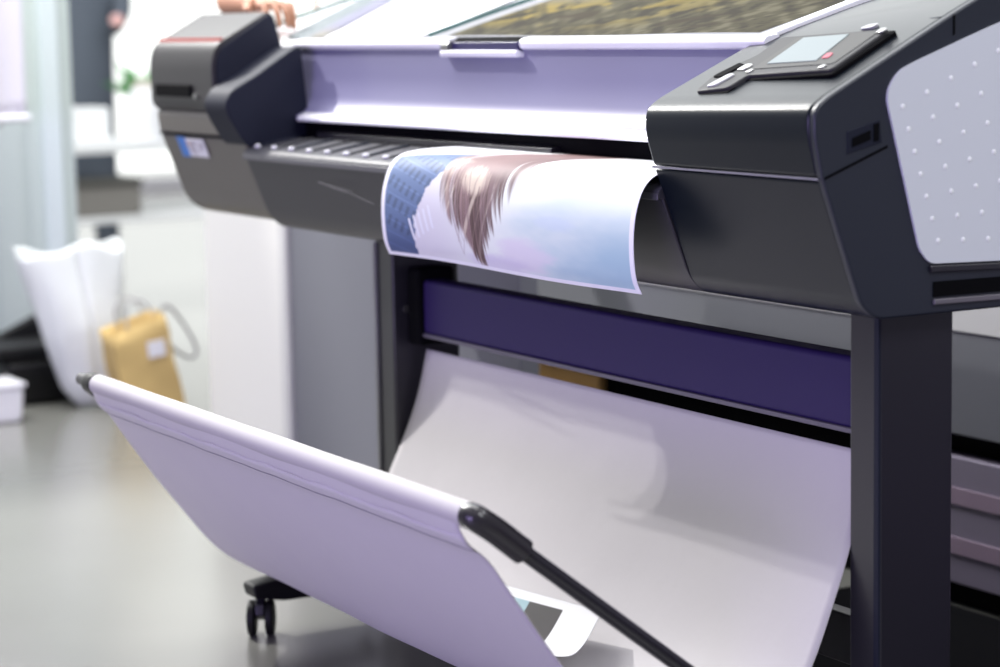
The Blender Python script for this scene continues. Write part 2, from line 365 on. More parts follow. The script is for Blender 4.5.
for x0, x1, t0, t1, m in ((-2.268, -2.256, .2, .85, GRI), (-2.248, -2.238, .1, .85, GRI), (-2.236, -2.222, .75, .85, GRI), (-2.214, -2.206, .3, .8, GRI), (-2.206, -2.192, .72, .8, GRI), (-2.206, -2.192, .5, .56, GRI), (-2.194, -2.190, .5, .8, GRI), (-2.276, -2.262, .6, .8, PNK)):
    stick('letter_stroke', x0, x1, t0, t1, m)

# ---- front body between the housings
FX0, FX1 = -1.955, -.378
obj_prism('front_panel', [(-.119, .848), (-.100, .80), (-.069, .722), (-.040, .694), (.44, .694), (.44, .80), (0, .80), (0, .848)], FX0, FX1, PLF, pr, bev=.003, r=[.006, .02, .03, .03, 0, 0, 0, 0])
sh = obj_prism('output_shelf', [(-.124, .846), (-.126, .858), (-.118, .8665), (.002, .888), (.02, .870), (.02, .846)], FX0+.001, FX1, RIDGE, pr, bev=.002, r=[.003, .004, .01, .01, 0, 0])
bm = bmesh.new(); bd = bmesh.new(); tops = []
for k in range(19):
    x = -1.925 + .0845*k
    if x > -.42: break
    o = obj_prism('guide_rib', [(-.100, .8685), (-.098, .874), (-.010, .8905), (-.008, .8850)], x-.005, x+.005, NAVY if k % 2 == 0 else STEEL, sh, bev=.002)
    bm = bmesh.new(); bmesh.ops.create_icosphere(bm, subdivisions=2, radius=.007, matrix=Matrix.Translation((x, -.103, .8725)) @ Matrix.Diagonal((1, 1, .6, 1)))
    link('rib_tip', fin(bm, 'rib_tip'), WHITEPL, o)
obj_box('shelf_lip', (FX0+.002, -.1275, .8445), (FX1, -.1235, .8555), mat('grey_lip', (.08, .08, .09), .4), pr, bev=.0015)
obj_box('paper_slot', (FX0, .02, .80), (FX1, .30, .93), DARK, pr, bev=0)
obj_prism('slot_roller_cover', [(.000, .888), (.0, .900), (.03, .905), (.03, .886)], -1.85, -.9, STEEL, pr, bev=.002)
# scratches on the front panel
SCRM = mat('pale_scratch', (.17, .165, .17), .5)
for (x0, x1, z0, z1, wd) in ((-1.60, -1.47, .812, .797, .0016), (-1.56, -1.45, .809, .801, .001), (-1.46, -1.36, .797, .782, .0008)):
    bm = bmesh.new(); v = [bm.verts.new(p) for p in ((x0, -.1195, z0), (x1, -.1190, z1), (x1, -.1190, z1+wd), (x0, -.1195, z0+wd), (x0, -.1175, z0), (x1, -.1175, z1), (x1, -.1175, z1+wd), (x0, -.1175, z0+wd))]
    for f in ((0, 1, 2, 3), (0, 4, 5, 1), (3, 2, 6, 7)): bm.faces.new([v[i] for i in f])
    link('scratch', fin(bm, 'scratch'), SCRM, pr)

# ---- lilac front cover with white rails and a recessed handle
cvp = [(-.004, .927), (.000, .934), (.018, .941), (.036, .962), (.047, 1.00), (.056, 1.078), (.062, 1.078), (.062, .927)]
cov = obj_prism('front_cover', cvp, FX0-.10, FX1+.002, LILAC, pr, bev=.002, r=[.002, .004, .02, .03, .03, .002, 0, 0])
obj_prism('bottom_rail', [(-.010, .922), (-.009, .930), (.002, .9355), (.012, .940), (.010, .930), (.006, .922)], FX0+.03, FX1, WHITEPL, cov, bev=.001, r=.003)
for a, b in ((FX0-.10, -1.362), (-1.080, -.335)):
    obj_prism('top_rail', [(.047, 1.074), (.044, 1.084), (.050, 1.0925), (.075, 1.096), (.075, 1.078), (.06, 1.070)], a, b, WHITEPL, cov, bev=.0015, r=.004)
obj_prism('top_rail', [(.060, 1.050), (.058, 1.083), (.075, 1.096), (.085, 1.078), (.08, 1.050)], -1.362, -1.080, DARK, cov, bev=.0015)
hd = obj_prism('handle_lip', [(.037, 1.058), (.034, 1.068), (.040, 1.072), (.056, 1.066), (.056, 1.058)], -1.366, -1.078, WHITEPL, cov, bev=.002, r=.003)
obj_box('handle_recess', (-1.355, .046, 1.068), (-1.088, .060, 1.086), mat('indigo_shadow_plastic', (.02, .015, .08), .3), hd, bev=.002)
bm = bmesh.new(); tube(bm, [(-1.362, .046, 1.078), (-1.335, .046, 1.078)], .011, 16)
link('handle_pivot', fin(bm, 'handle_pivot'), CHROME, hd)
TEAL = mat('dark_teal_edge', (.03, .10, .09), .4)
# sloping transparent-white top that carries the prints
obj_prism('top_cover', [(.062, 1.080), (.066, 1.0875), (.45, 1.199), (.46, 1.16), (.46, .93), (.062, .93)], HL0-.03, -.350, WHITEPL, pr, bev=.003, r=[0, .004, .03, .02, 0, 0])
for x, y0, y1, wd in ((-1.5075, .088, .36, .007), (-2.452, .16, .44, .008)):
    obj_prism('edge_strip', [(y0, 1.0875+.2904*(y0-.066)+.002), (y0, 1.0875+.2904*(y0-.066)+.010), (y1, 1.0875+.2904*(y1-.066)+.010), (y1, 1.0875+.2904*(y1-.066)+.002)], x, x+wd, TEAL, pr, bev=0)
obj_prism('side_rail', [(.055, 1.084), (.062, 1.095), (.45, 1.2095), (.45, 1.19)], -.372, -.345, WHITEPL, pr, bev=.003)
obj_prism('paper_edge_shade', [(.0745, 1.0895), (.0815, 1.0935), (.0815, 1.088), (.0745, 1.086)], -1.50, -.365, DARK, cov, bev=0)  # dark strip standing in for the shade under the rock print's lower edge
obj_box('rear_body', (HL0, .30, .70), (XO-.004, .46, .93), PL, pr, bev=.006)

# ---- stand
def leg(x0, x1, y0, y1):
    l = obj_prism('leg', [(x0, y0), (x1, y0), (x1, y1), (x0, y1)], -.0, .696, STEEL, pr, axis='z', bev=.006)
    return l
lr = leg(-.070, .0, .0, .139)
obj_box('leg_cover_strip', (-.012, -.0015, .02), (-.001, .004, .69), NAVY, lr, bev=.001)
ll = leg(-1.545, -1.470, -.025, .125)
obj_box('leg_edge_strip', (-1.547, -.030, .02), (-1.535, -.022, .69), mat('grey_edge', (.12, .12, .13), .3), ll, bev=.002)
for lg, x, dy in ((ll, -1.470, -.02),):
    s = -1 if lg is lr else 1
    br = obj_box('beam_bracket', (min(x, x+s*.05), .004, .49), (max(x, x+s*.05), .09, .645), DARK, lg, bev=.01)
bm = bmesh.new(); tube(bm, [(-1.471, .004, .560), (-1.464, .004, .560)], .007, 14)
link('bolt', fin(bm, 'bolt'), CHROME, ll)
obj_prism('crossbar', [(.018, .512), (.018, .622), (.07, .622), (.07, .512)], -1.440, -.075, BEAM, pr, bev=.010)
obj_prism('crossbar_lip', [(.014, .508), (.014, .5155), (.06, .5155), (.06, .508)], -1.43, -.08, mat('grey_lip_metal', (.10, .09, .12), .4), pr, bev=.001)
obj_box('rear_crossbar', (-1.48, .09, .12), (-.06, .12, .20), STEEL, pr, bev=.004)
def caster(x, y, par):
    ax = Vector((.50, .866, 0)); side = Vector((-.866, .50, 0)); c0 = Vector((x, y, FLOOR+.035))
    for s_ in (-1, 1):
        w_ = obj_tube('caster_wheel', [c0+ax*s_*.009, c0+ax*s_*.026], .035, BLACK, par, n=30, bev=.006)
        obj_tube('hub_cap', [c0+ax*s_*.0255, c0+ax*s_*.028], .015, STEEL, w_)
    bm = bmesh.new(); mt = Matrix((( -.866, .50, 0, x), (.50, .866, 0, y), (0, 0, 1, FLOOR), (0, 0, 0, 1)))
    prism(bm, [(-.028, .045), (-.024, .066), (0, .080), (.024, .066), (.028, .045), (0, .03)], -.009, .009, 'y')
    bmesh.ops.transform(bm, matrix=mt, verts=bm.verts[:])
    link('caster_fork', fin(bm, 'caster_fork'), STEEL, par, bev=.003)
    obj_tube('caster_stem', [(x, y, FLOOR+.07), (x, y, .040)], .010, CHROME, par)
for x in (-1.449, -.035):
    f = obj_prism('foot', [(-.362, .030), (-.368, .055), (-.30, .064), (-.12, .042), (.40, .042), (.41, .012), (-.30, .018)], x-.027, x+.027, BLACK, pr, bev=.005, r=[.005, .01, .03, .03, .01, .01, .01])
    for y in (-.341, .37): caster(x, y, f)

# ---- basket: U-shaped cloth sling on a front tube
prof = catmull([(-.672, .470), (-.655, .436), (-.622, .405), (-.580, .343), (-.512, .247), (-.420, .135), (-.340, .083), (-.24, .072), (-.150, .095), (-.085, .150), (-.030, .262), (.010, .372), (.034, .480)], 8)
SX0, SX1 = -1.475, -.055
cum = np.concatenate([[0], np.cumsum([np.linalg.norm(prof[i+1]-prof[i]) for i in range(len(prof)-1)])]); cum /= cum[-1]
PA = np.array(prof)
def sheet(u, v):
    y = np.interp(v, cum, PA[:, 0]); z = np.interp(v, cum, PA[:, 1])
    x0 = SX0+.032*float(sstep(.72, 1.0, v))+.040*float(sstep(.10, .0, v)); x1 = SX1-.012*float(sstep(.5, .7, v)); x = x0+(x1-x0)*u
    wr = .0012*math.sin(x*9+v*13)*math.sin(v*PI) + .0005*math.sin(x*23-v*31)*math.sin(v*PI)
    sag = -.006*math.sin(u*PI)*math.sin(v*PI)
    return (x, y+wr, z+sag+wr*.5)
grid('basket_cloth', sheet, 70, 120, FABRIC, pr, solid=.0015)
BY, BZ = -.655, .474
bar = obj_tube('basket_tube', [(-1.53, BY, BZ), (-.05, BY, BZ)], .012, STEEL, pr)
def sleeve(bm):
    n = 60; m_ = 26; R_ = []
    for i in range(n+1):
        x = -1.440+(-.047+1.440)*i/n; r = .0185+.0003*math.sin(x*17)
        R_.append([bm.verts.new((x, BY+r*math.cos(2*PI*k/m_), BZ+r*math.sin(2*PI*k/m_))) for k in range(m_)])
    for i in range(n):
        for k in range(m_): bm.faces.new((R_[i][k], R_[i][(k+1) % m_], R_[i+1][(k+1) % m_], R_[i+1][k]))
    bm.faces.new(R_[0]); bm.faces.new(R_[-1][::-1])
bm = bmesh.new(); sleeve(bm); slv = link('cloth_sleeve', fin(bm, 'cloth_sleeve'), mat('white_basket_fabric', (.43, .415, .42), .8, bump=.06, bscale=30), pr)
# hem fold with stitched edge just under the sleeve
def hem(u, v):
    x = -1.432+(-.052+1.432)*u; q = .030+.034*v + .0015*math.sin(x*31)+.001*math.sin(x*57)
    vv = q/1.27
    y = np.interp(vv, cum, PA[:, 0]); z = np.interp(vv, cum, PA[:, 1])
    return (x, y-.0014-.0006*math.sin(x*19), z-.0012)
grid('hem', hem, 120, 4, FABRIC, slv, solid=.003)
bm = bmesh.new()
for i in range(150):
    u = (i+.15)/150; a = Vector(hem(u, .93)); b = Vector(hem(u+.0042, .93)); a.y -= .0022; b.y -= .0022
    tube(bm, [a, b], .0011, 5)
tag(link('stitching', fin(bm, 'stitching'), mat('grey_thread', (.16, .14, .20), .8), slv), kind='stuff')
# black end fittings and side rods
def fitting(x, s):
    xi = x - s*(.018 if s > 0 else .068)
    e = bez((xi+s*.012, BY, BZ), (x, BY, BZ), (x, BY+.028, BZ-.020), 10)
    pts = [(xi, BY, BZ)] + [tuple(p) for p in e] + [(x, BY+.070, BZ-.0543)]
    o = obj_tube('corner_fitting', pts, .0185, BLACK if s < 0 else mat('black_gloss_plastic', (.02, .018, .022), .22), pr, n=24, bev=.002)
    return o
fitting(-.028, 1); fitting(-1.515, -1)
for x in (-.028, -1.515):
    obj_tube('side_rod', [(x, BY+.06, BZ-.0463), (x, -.075, .02)], .0115, STEEL if x < -1 else mat('black_rod', (.014, .013, .018), .25), pr)
under(pr)

# ================================================================== PRINTS
# ---- the print coming out of the slot
pprof = catmull([(.015, .8915), (-.04, .8915), (-.09, .889), (-.125, .8815), (-.147, .862), (-.160, .830), (-.1655, .795), (-.165, .755), (-.160, .722), (-.150, .699)], 10)
pcum = np.concatenate([[0], np.cumsum([np.linalg.norm(pprof[i+1]-pprof[i]) for i in range(len(pprof)-1)])]); pcum /= pcum[-1]
PP = np.array(pprof)
def psurf(u, v):
    y = np.interp(v, pcum, PP[:, 0]); z = np.interp(v, pcum, PP[:, 1])
    e = abs(u-.5)*2
    return (-1.232+(-.386+1.232)*u + .004*math.sin(v*3), y + .004*(1-e**2)*sum([v]) - .003, z + .002*math.sin(u*7)*v)
def paint_sky(u, v):
    # v: 0 at slot .. 1 at the lower edge ; work in photo-like coordinates w (0 at shelf edge, 1 at lower edge)
    z = np.interp(v, pcum, PP[:, 1]); y = np.interp(v, pcum, PP[:, 0])
    # position as it shows on the print's face
    w = np.where(v > .42, (v-.42)/.58, (v-.42)/.58)
    n1 = fbm(u*1.5, w*1.2, 3); n2 = fbm(u*4, w*3, 5)
    c = np.tile(np.array([.94, .97, .95]), (len(u), 1))
    c = lerp(c, [.66, .79, .85], sstep(.42, .95, u+.12*n1)*sstep(.10, .8, w+.05*n1)*.95)
    c = lerp(c, [.87, .86, .90], sstep(.55, .15, u)*.9)
    c = lerp(c, [.97, .98, 1.0], np.clip(sstep(.35, -.1, w)*sstep(.3, .5, u), 0, 1))
    # clouds
    for (cu, cw, su, sw, col, a) in ((.60, .80, .10, .16, [.90, .88, .93], .85), (.50, .93, .12, .10, [.86, .84, .92], .8), (.96, .16, .10, .10, [.93, .95, .96], .9), (.72, .02, .14, .10, [.95, .97, .99], .8), (.72, .50, .08, .06, [.80, .87, .94], .5)):
        d = ((u-cu)/su)**2+((w-cw)/sw)**2; c = lerp(c, col, np.clip(sstep(1.6, .2, d+.5*n2)*a, 0, 1))
    # building, lower left, hanging upside down
    bpoly = [(.0, .02), (.30, -.20), (.25, .12), (.20, .30), (.15, .62), (.14, .97), (.0, 1.0)]
    q = u + .008*fbm(u*9, w*9, 8)
    inb = inpoly(q, w, bpoly)
    bc = np.tile(np.array([.42, .50, .64]), (len(u), 1))
    bc = lerp(bc, [.30, .36, .52], sstep(.5, 1, w))
    r1 = (np.sin((u*1.0+w*.16)*190) > .2) & (np.sin((w-u*1.2)*34) > -.3) & (u > .02) & (u < .27) & (w < .78)
    bc = np.where(r1[:, None], bc*.80+.02, bc)
    r2 = (np.abs(np.sin((w-u*.9)*26)) < .12); bc = np.where(r2[:, None], bc*1.16, bc)
    c = np.where(inb[:, None], bc, c)
    # white fence-like strokes at the building's foot
    for k in range(5):
        uu = .125+k*.021; ww = .62-k*.035
        d = np.abs((u-uu)-(w-ww)*.10); m = (d < .0045) & (w > ww) & (w < ww+.20)
        c = np.where(m[:, None], [.93, .94, .98], c)
    # hair / head hanging down from the top
    R1 = np.random.RandomState(5); ra = R1.rand(400); rb_ = R1.rand(400); rc = R1.rand(400)
    def strand(arr, n, bend):
        q = (u + bend*np.sin(w*4+1) + .05*w*(u-.41))*n
        return np.interp(np.mod(q, 399), np.arange(400), arr)
    lb = np.interp(w, [-.6, -.25, -.05, .15, .35, .55, .72, .98], [.42, .30, .245, .235, .262, .30, .35, .40])
    rb = np.interp(w, [-.6, -.25, -.05, .15, .35, .55, .72, .98], [.70, .63, .58, .545, .515, .49, .47, .45])
    sA = strand(ra, 210, .02); sB = strand(rb_, 120, -.03); sC = strand(rc, 260, .01)
    t = (u-lb)/np.maximum(rb-lb, .01)
    edge = np.minimum(t, 1-t)
    fade = sstep(0, 1, (edge*4.5) + (sA-.5)*1.2 - sstep(.55, 1.0, w)*1.1 + .20)
    fade = fade*(edge > -.35)*sstep(1.02, .9, w)
    hc = np.tile(np.array([.60, .50, .50]), (len(u), 1))
    hc = lerp(hc, [.47, .40, .40], sstep(.45, 1.0, t+.1*n2))
    hc = lerp(hc, [.52, .42, .42], np.clip(sstep(.3, -.2, w), 0, 1)*.6)
    hc = lerp(hc, [.84, .79, .72], np.clip(sstep(.32, .02, t+.12*n2)*sstep(-.2, .05, w)*sstep(.6, .3, w), 0, 1)*(.4+.6*sB))
    low = sstep(.05, .40, w)
    hc = lerp(hc, [.34, .27, .26], np.clip(low*sstep(.35, .8, sC), 0, 1)*.9)
    hc = lerp(hc, [.86, .81, .74], np.clip(low*sstep(.55, .9, sB), 0, 1)*.8)
    d = ((u-.385)/.055)**2+((w-.20-.2*(u-.385))/.13)**2
    hc = lerp(hc, [.90, .85, .77], np.clip(sstep(1.6, .2, d+.6*(sA-.5))*.85, 0, 1))
    c = c*(1-fade[:, None])+hc*fade[:, None]
    for k in range(26):
        u0 = R1.uniform(.28, .52); w0 = R1.uniform(.1, .45) if u0 < .47 else R1.uniform(-.1, .2); ln = R1.uniform(.25, .55); u1 = u0+(.41-u0)*R1.uniform(.1, .7); bd = R1.uniform(-.02, .02)
        tt = (w-w0)/ln; cu = u0+(u1-u0)*tt+bd*np.sin(tt*PI)
        m = np.exp(-((u-cu)/.0016)**2)*(tt > 0)*(tt < 1)*.75*(1-tt*.6); c = lerp(c, [.52, .44, .45], np.clip(m, 0, 1))
    # white margin
    mm = (u < .016) | (u > .984) | (v > .978) | ((w < .02-.75*u) & (u < .31)); c = np.where(mm[:, None], [.97, .97, 1.0], c)
    return c
p1 = grid('printed_photo', psurf, 620, 300, vcol_mat('photo_print_sky', .55, .15), solid=.0008, paint=paint_sky, dim=.84)
tag(p1, 'glossy photo print of hair, sky and a building hanging from the printer slot', 'print')

# ---- prints lying on the sloping top cover
def topz(y): return 1.0875+.2904*(y-.066)
def top_sheet(name, x0, x1, y0, y1, lift, m, paint=None, nu=40, nv=20, skew=0, dim=.27):
    def f(u, v):
        y = y0+(y1-y0)*v; return (x0+(x1-x0)*u+skew*v, y, topz(y)+lift+.0015*math.sin(u*9+v*4))
    return grid(name, f, nu, nv, m, solid=.0006, paint=paint, dim=dim)
def paint_rocks(u, v):
    n = fbm(u*2.0, v*1.2, 11); n2 = fbm(u*9, v*4, 12); n3 = fbm(u*20, v*9, 14)
    c = np.tile(np.array([.47, .45, .36]), (len(u), 1))
    c = lerp(c, [.62, .60, .50], sstep(0, .7, n2)); c = lerp(c, [.34, .32, .28], sstep(.1, .6, -n2+.3*n3)*.8)
    c = lerp(c, [.40, .36, .30], sstep(.15, .5, -n)*.8)
    c = lerp(c, [.86, .76, .42], np.clip(sstep(.25, .6, n+.4*n2)*sstep(1.0, .3, np.abs(v-.55)*2)*sstep(.9, .3, u), 0, 1)*.9)
    c = lerp(c, [.60, .62, .74], np.clip(sstep(.55, .9, v+.1*n)*sstep(.45, .1, u), 0, 1)*.9)
    mm = (u < .055) | (u > .985) | (v < .03) | (v > .97); return np.where(mm[:, None], [.96, .97, 1.0], c)
tag(top_sheet('printed_photo', -1.485, -.385, .075, .43, .0035, vcol_mat('photo_print_rocks', .7, .05), paint_rocks, 320, 120, dim=.27), 'landscape photo print of brown rocks lying on the printer top', 'print')
def paint_pale(u, v):
    n = fbm(u*3, v*2, 21); c = np.tile(np.array([.78, .82, .84]), (len(u), 1))
    c = lerp(c, [.60, .68, .68], sstep(.1, .7, n)*.8); c = lerp(c, [.80, .80, .90], sstep(.4, .8, u)); return lerp(c, [.82, .81, .76], sstep(.3, 0, v)*sstep(.4, .8, u))
tag(top_sheet('printed_photo', -2.18, -1.985, .085, .43, .004, vcol_mat('photo_print_pale', .7, .05), paint_pale, 60, 60, skew=-.26, dim=.30), 'pale grey-green print at the left end of the printer top', 'print')
tag(top_sheet('paper_sheet', -1.965, -1.515, .080, .43, .0065, PAPER, skew=-.09), 'blank white sheet lying on the printer top left of the rock print', 'paper')
def paint_edge(u, v): return np.tile(np.array([.05, .16, .14]), (len(u), 1))

# ---- curled print lying in the basket
def bask(u, v):
    A, B, C_, D = (np.array(p) for p in ((-1.0, -.180, .150), (-.540, -.135, .162), (-.350, -.325, .140), (-.84, -.37, .120)))
    p = A*(1-u)*(1-v)+B*u*(1-v)+C_*u*v+D*(1-u)*v
    p = p+np.array([.02, -.02, -.030])*math.sin(v*PI)*.6 + np.array([0, 0, .02])*(u**4)*v
    return tuple(p)
def paint_basket(u, v):
    c = np.tile(np.array([.95, .95, .97]), (len(u), 1))
    m = (u < .80) & (v > .09) & (v < .9); c = np.where(m[:, None], [.24, .23, .23], c)
    m = m & (u > .50) & (u < .60); c = np.where(m[:, None], [.62, .74, .78], c); return c
tag(grid('printed_photo', bask, 160, 80, vcol_mat('photo_print_dark', .35), solid=.0008, paint=paint_basket), 'white bordered print with a dark picture lying inside the cloth basket', 'print')
def curl(u, v):
    a = -1.3+v*4.2; x = -.78+.37*u
    return (x+.02*v, -.385-.028*math.cos(a)*(1-.15*v), .178+.028*math.sin(a)*(1-.15*v))
tag(grid('paper_sheet', curl, 30, 24, PAPER, solid=.0008), 'small curled white sheet beside the dark print in the basket', 'paper')

# ================================================================== ARM AND HAND on the left end of the printer
def skin_obj(name, chains, m, parent=None, sub=2):
    """chains: list of [(co, radius), ...]; chain>0 starts with an index tuple of the parent vertex"""
    vs, es, rs = [], [], []
    for ch in chains:
        prev = None
        for it in ch:
            if isinstance(it, int): prev = it; continue
            vs.append(it[0]); rs.append(it[1])
            if prev is not None: es.append((prev, len(vs)-1))
            prev = len(vs)-1
    me = bpy.data.meshes.new(name); me.from_pydata(vs, es, []); o = bpy.data.objects.new(name, me); COL.objects.link(o); me.materials.append(m)
    s = o.modifiers.new('skin', 'SKIN'); s.use_smooth_shade = True; s.branch_smoothing = .3
    for i, r in enumerate(rs): 
        rr = r if isinstance(r, tuple) else (r, r); me.skin_vertices[0].data[i].radius = rr
    me.skin_vertices[0].data[0].use_root = True
    o.modifiers.new('sub', 'SUBSURF').levels = sub; o.modifiers['sub'].render_levels = sub
    if parent: o.parent = parent
    return o
# elbow -> wrist -> palm ; fingers resting on the top cover behind the housing
arm = [[((-3.10, .75, .95), (.155, .12)), ((-3.10, .75, 1.12), (.14, .11)), ((-3.10, .75, 1.32), (.16, .12)), ((-3.10, .75, 1.44), (.12, .09)), ((-3.10, .74, 1.50), .058), ((-3.09, .73, 1.56), .058), ((-3.09, .71, 1.65), (.082, .095)), ((-3.09, .72, 1.73), (.070, .080))],
       [3, ((-2.95, .70, 1.43), .058), ((-2.88, .31, 1.245), .046), ((-2.70, .18, 1.186), .043), ((-2.46, .135, 1.176), .027), ((-2.40, .130, 1.178), (.030, .020)), ((-2.35, .120, 1.174), (.038, .017)), ((-2.31, .112, 1.170), (.040, .015))],
       [3, ((-3.27, .75, 1.43), .058), ((-3.33, .76, 1.18), .045), ((-3.33, .72, .95), .030), ((-3.33, .70, .86), (.036, .016))],
       [0, ((-3.02, .75, .86), .095), ((-3.01, .75, .48), .065), ((-3.01, .77, .06), .045), ((-3.00, .70, -.01), .038)],
       [0, ((-3.18, .75, .86), .095), ((-3.19, .75, .48), .065), ((-3.19, .77, .06), .045), ((-3.20, .70, -.01), .038)]]
k0 = 14; wr_ = 12
for dy, ln, dz in ((-.034, .066, 0), (-.011, .078, .002), (.012, .074, .001), (.034, .058, -.002)):
    b = Vector((-2.285, .108+dy, 1.170+dz))
    arm.append([k0, (tuple(b), .0105), (tuple(b+Vector((ln*.45, -.004, .004))), .0095), (tuple(b+Vector((ln*.82, -.008, -.020))), .0085), (tuple(b+Vector((ln*1.05, -.012, -.052))), .0070)])
arm.append([wr_, ((-2.36, .085, 1.178), .013), ((-2.315, .055, 1.168), .0105), ((-2.27, .038, 1.160), .009)])
pa = skin_obj('person', arm, SKIN)
tag(pa, 'person in white shirt resting a bare hand on the left end of the printer', 'person')
SHIRT = mat('white_shirt_cloth', (.86, .87, .87), .8, bump=.1, bscale=12)
skin_obj('shirt', [[((-3.10, .75, .90), (.172, .135)), ((-3.10, .75, 1.12), (.160, .125)), ((-3.10, .75, 1.32), (.175, .135)), ((-3.10, .75, 1.44), (.125, .098)), ((-3.10, .745, 1.485), .068)],
    [3, ((-2.95, .70, 1.43), .072), ((-2.91, .47, 1.32), .062)], [3, ((-3.27, .75, 1.43), .072), ((-3.32, .755, 1.24), .062)]], SHIRT, pa)
skin_obj('trousers', [[((-3.10, .75, .96), (.168, .13)), ((-3.10, .75, .88), (.168, .13))], [1, ((-3.02, .75, .84), .108), ((-3.01, .75, .48), .080), ((-3.01, .77, .04), .066)], [1, ((-3.18, .75, .84), .108), ((-3.19, .75, .48), .080), ((-3.19, .77, .04), .066)]], mat('grey_trouser_cloth', (.2, .2, .22), .8), pa)
bm = bmesh.new(); bmesh.ops.create_icosphere(bm, subdivisions=4, radius=1, matrix=Matrix.Translation((-3.09, .760, 1.705)) @ Matrix.Diagonal((.092, .090, .100, 1)))
link('hair', fin(bm, 'hair'), mat('brown_hair', (.05, .03, .02), .6), pa)
skin_obj('nose', [[((-3.09, .625, 1.665), .012), ((-3.09, .612, 1.645), .014)]], SKIN, pa, 1)

# ================================================================== BACKGROUND THINGS (left)
# white plastic bag: flared open top narrowing to a rounded bottom
def bagf(u, v):
    a = u*2*PI; wd = np.interp(v, [0, .12, .35, .7, 1], [.055, .095, .115, .15, .185]); dp = np.interp(v, [0, .12, .5, 1], [.04, .08, .09, .06])
    cx = np.interp(v, [0, .35, 1], [.035, .01, -.03]); h = .50*v
    wob = 1+.045*math.sin(a*4+v*5)*v+.02*math.sin(a*9-v*8)
    lean = .0
    return (-4.30+dp*wob*math.cos(a)+lean, .335+cx+wd*wob*math.sin(a), FLOOR+.004+h+v*v*(.016*math.sin(3*a+1)+.008*math.sin(7*a)))
PLB = mat('translucent_white_plastic', (.82, .86, .85), .4, bump=.5, bscale=9)
wb = grid('plastic_bag', bagf, 48, 24, PLB, solid=.002)
tag(wb, 'large white plastic bag standing on the floor beside the grey wall', 'bag')
# brown paper bag with handles and white label
pb = empty('paper_bag', (-4.08, .465, FLOOR)); pb.scale = (.82, .82, .92); pb.rotation_euler = (math.radians(6), 0, 0)
tag(pb, 'brown paper shopping bag with a white label standing on the floor', 'bag')
KR = mat('brown_kraft_paper', (.60, .43, .17), .8, noise=.08, nscale=12, bump=.1, bscale=10)
bm = bmesh.new()
v = [bm.verts.new(p) for p in ((-.06, -.105, .01), (.06, -.095, .0), (.06, .125, .0), (-.06, .115, .01), (-.055, -.135, .30), (.05, -.130, .285), (.045, .095, .325), (-.06, .09, .335))]
for f in ((0, 1, 2, 3), (0, 4, 5, 1), (1, 5, 6, 2), (2, 6, 7, 3), (3, 7, 4, 0)): bm.faces.new([v[i] for i in f])
bmesh.ops.subdivide_edges(bm, edges=bm.edges[:], cuts=5, use_grid_fill=True)
for q in bm.verts: q.co += Vector((.006*math.sin(q.co.z*40+q.co.y*25), .004*math.sin(q.co.z*30), 0))
me = bpy.data.meshes.new('bag_body'); bmesh.ops.recalc_face_normals(bm, faces=bm.faces[:]); bm.to_mesh(me); bm.free()
link('bag_body', me, KR, pb, solid=.002)
obj_box('label', (.0600, .005, .19), (.0640, .075, .245), WHITEPL, pb, bev=0)
for x in (-.055, .05):
    pts = catmull([(x, -.06, .30), (x, -.055, .36), (x, -.02, .39), (x, .02, .38), (x, .05, .33)], 6)
    obj_tube('handle', [tuple(p) for p in pts], .005, mat('grey_cord', (.45, .45, .44), .7), pb, n=8)
obj_tube('strap', [tuple(p) for p in catmull([(-.03, .095, .31), (-.03, .14, .34), (-.03, .20, .26), (-.03, .235, .17), (-.03, .20, .15), (-.03, .13, .20)], 8)], .007, mat('grey_strap', (.30, .30, .30), .7), pb, n=8)
# black stool/case and white box at the left edge
cs = empty('black_case', (-4.55, .25, FLOOR)); tag(cs, 'black open case on the floor behind the white plastic bag', 'case')
obj_box('case_body', (-.14, -.12, 0), (.14, .16, .14), BLACK, cs, bev=.02)
obj_box('case_shelf', (-.13, -.15, .15), (.13, .19, .19), BLACK, cs, bev=.01)
lid = obj_box('case_lid', (-.02, -.12, 0), (.02, .16, .12), BLACK, cs, bev=.01, mtx=Matrix.Translation((-.12, 0, .10)) @ Matrix.Rotation(math.radians(24), 4, 'X'))
wbx = empty('storage_tub', (-4.22, -.05, FLOOR)); tag(wbx, 'small white rounded tub on the floor at the left edge', 'tub')
obj_prism('tub_body', [(-.12, 0), (.13, 0), (.14, .105), (-.13, .105)], -.08, .08, WHITEPL, wbx, bev=.012, r=.02)
obj_box('tub_lid', (-.085, -.135, .105), (.085, .145, .120), WHITEPL, wbx, bev=.006)
# white banner hanging top left
bn = empty('hanging_banner', (-4.5, .1, .86)); tag(bn, 'white cloth banner hanging in front of the grey wall, top left', 'banner')
def banf(u, v): return (.010*math.sin(u*19)*(1-.3*v), -.35+.505*u, 0+1.1*v)
grid('cloth', banf, 40, 20, mat('white_banner_cloth', (.72, .70, .76), .7), bn, solid=.003)
obj_tube('bottom_bar', [(0, -.36, -.005), (0, .165, -.005)], .012, WHITEPL, bn)
obj_tube('hanging_rod', [(0, .07, -.01), (0, .07, -.03)], .006, CHROME, bn)
obj_box('hanging_bracket', (-.03, -.36, 1.09), (.005, .165, 1.12), STEEL, bn)
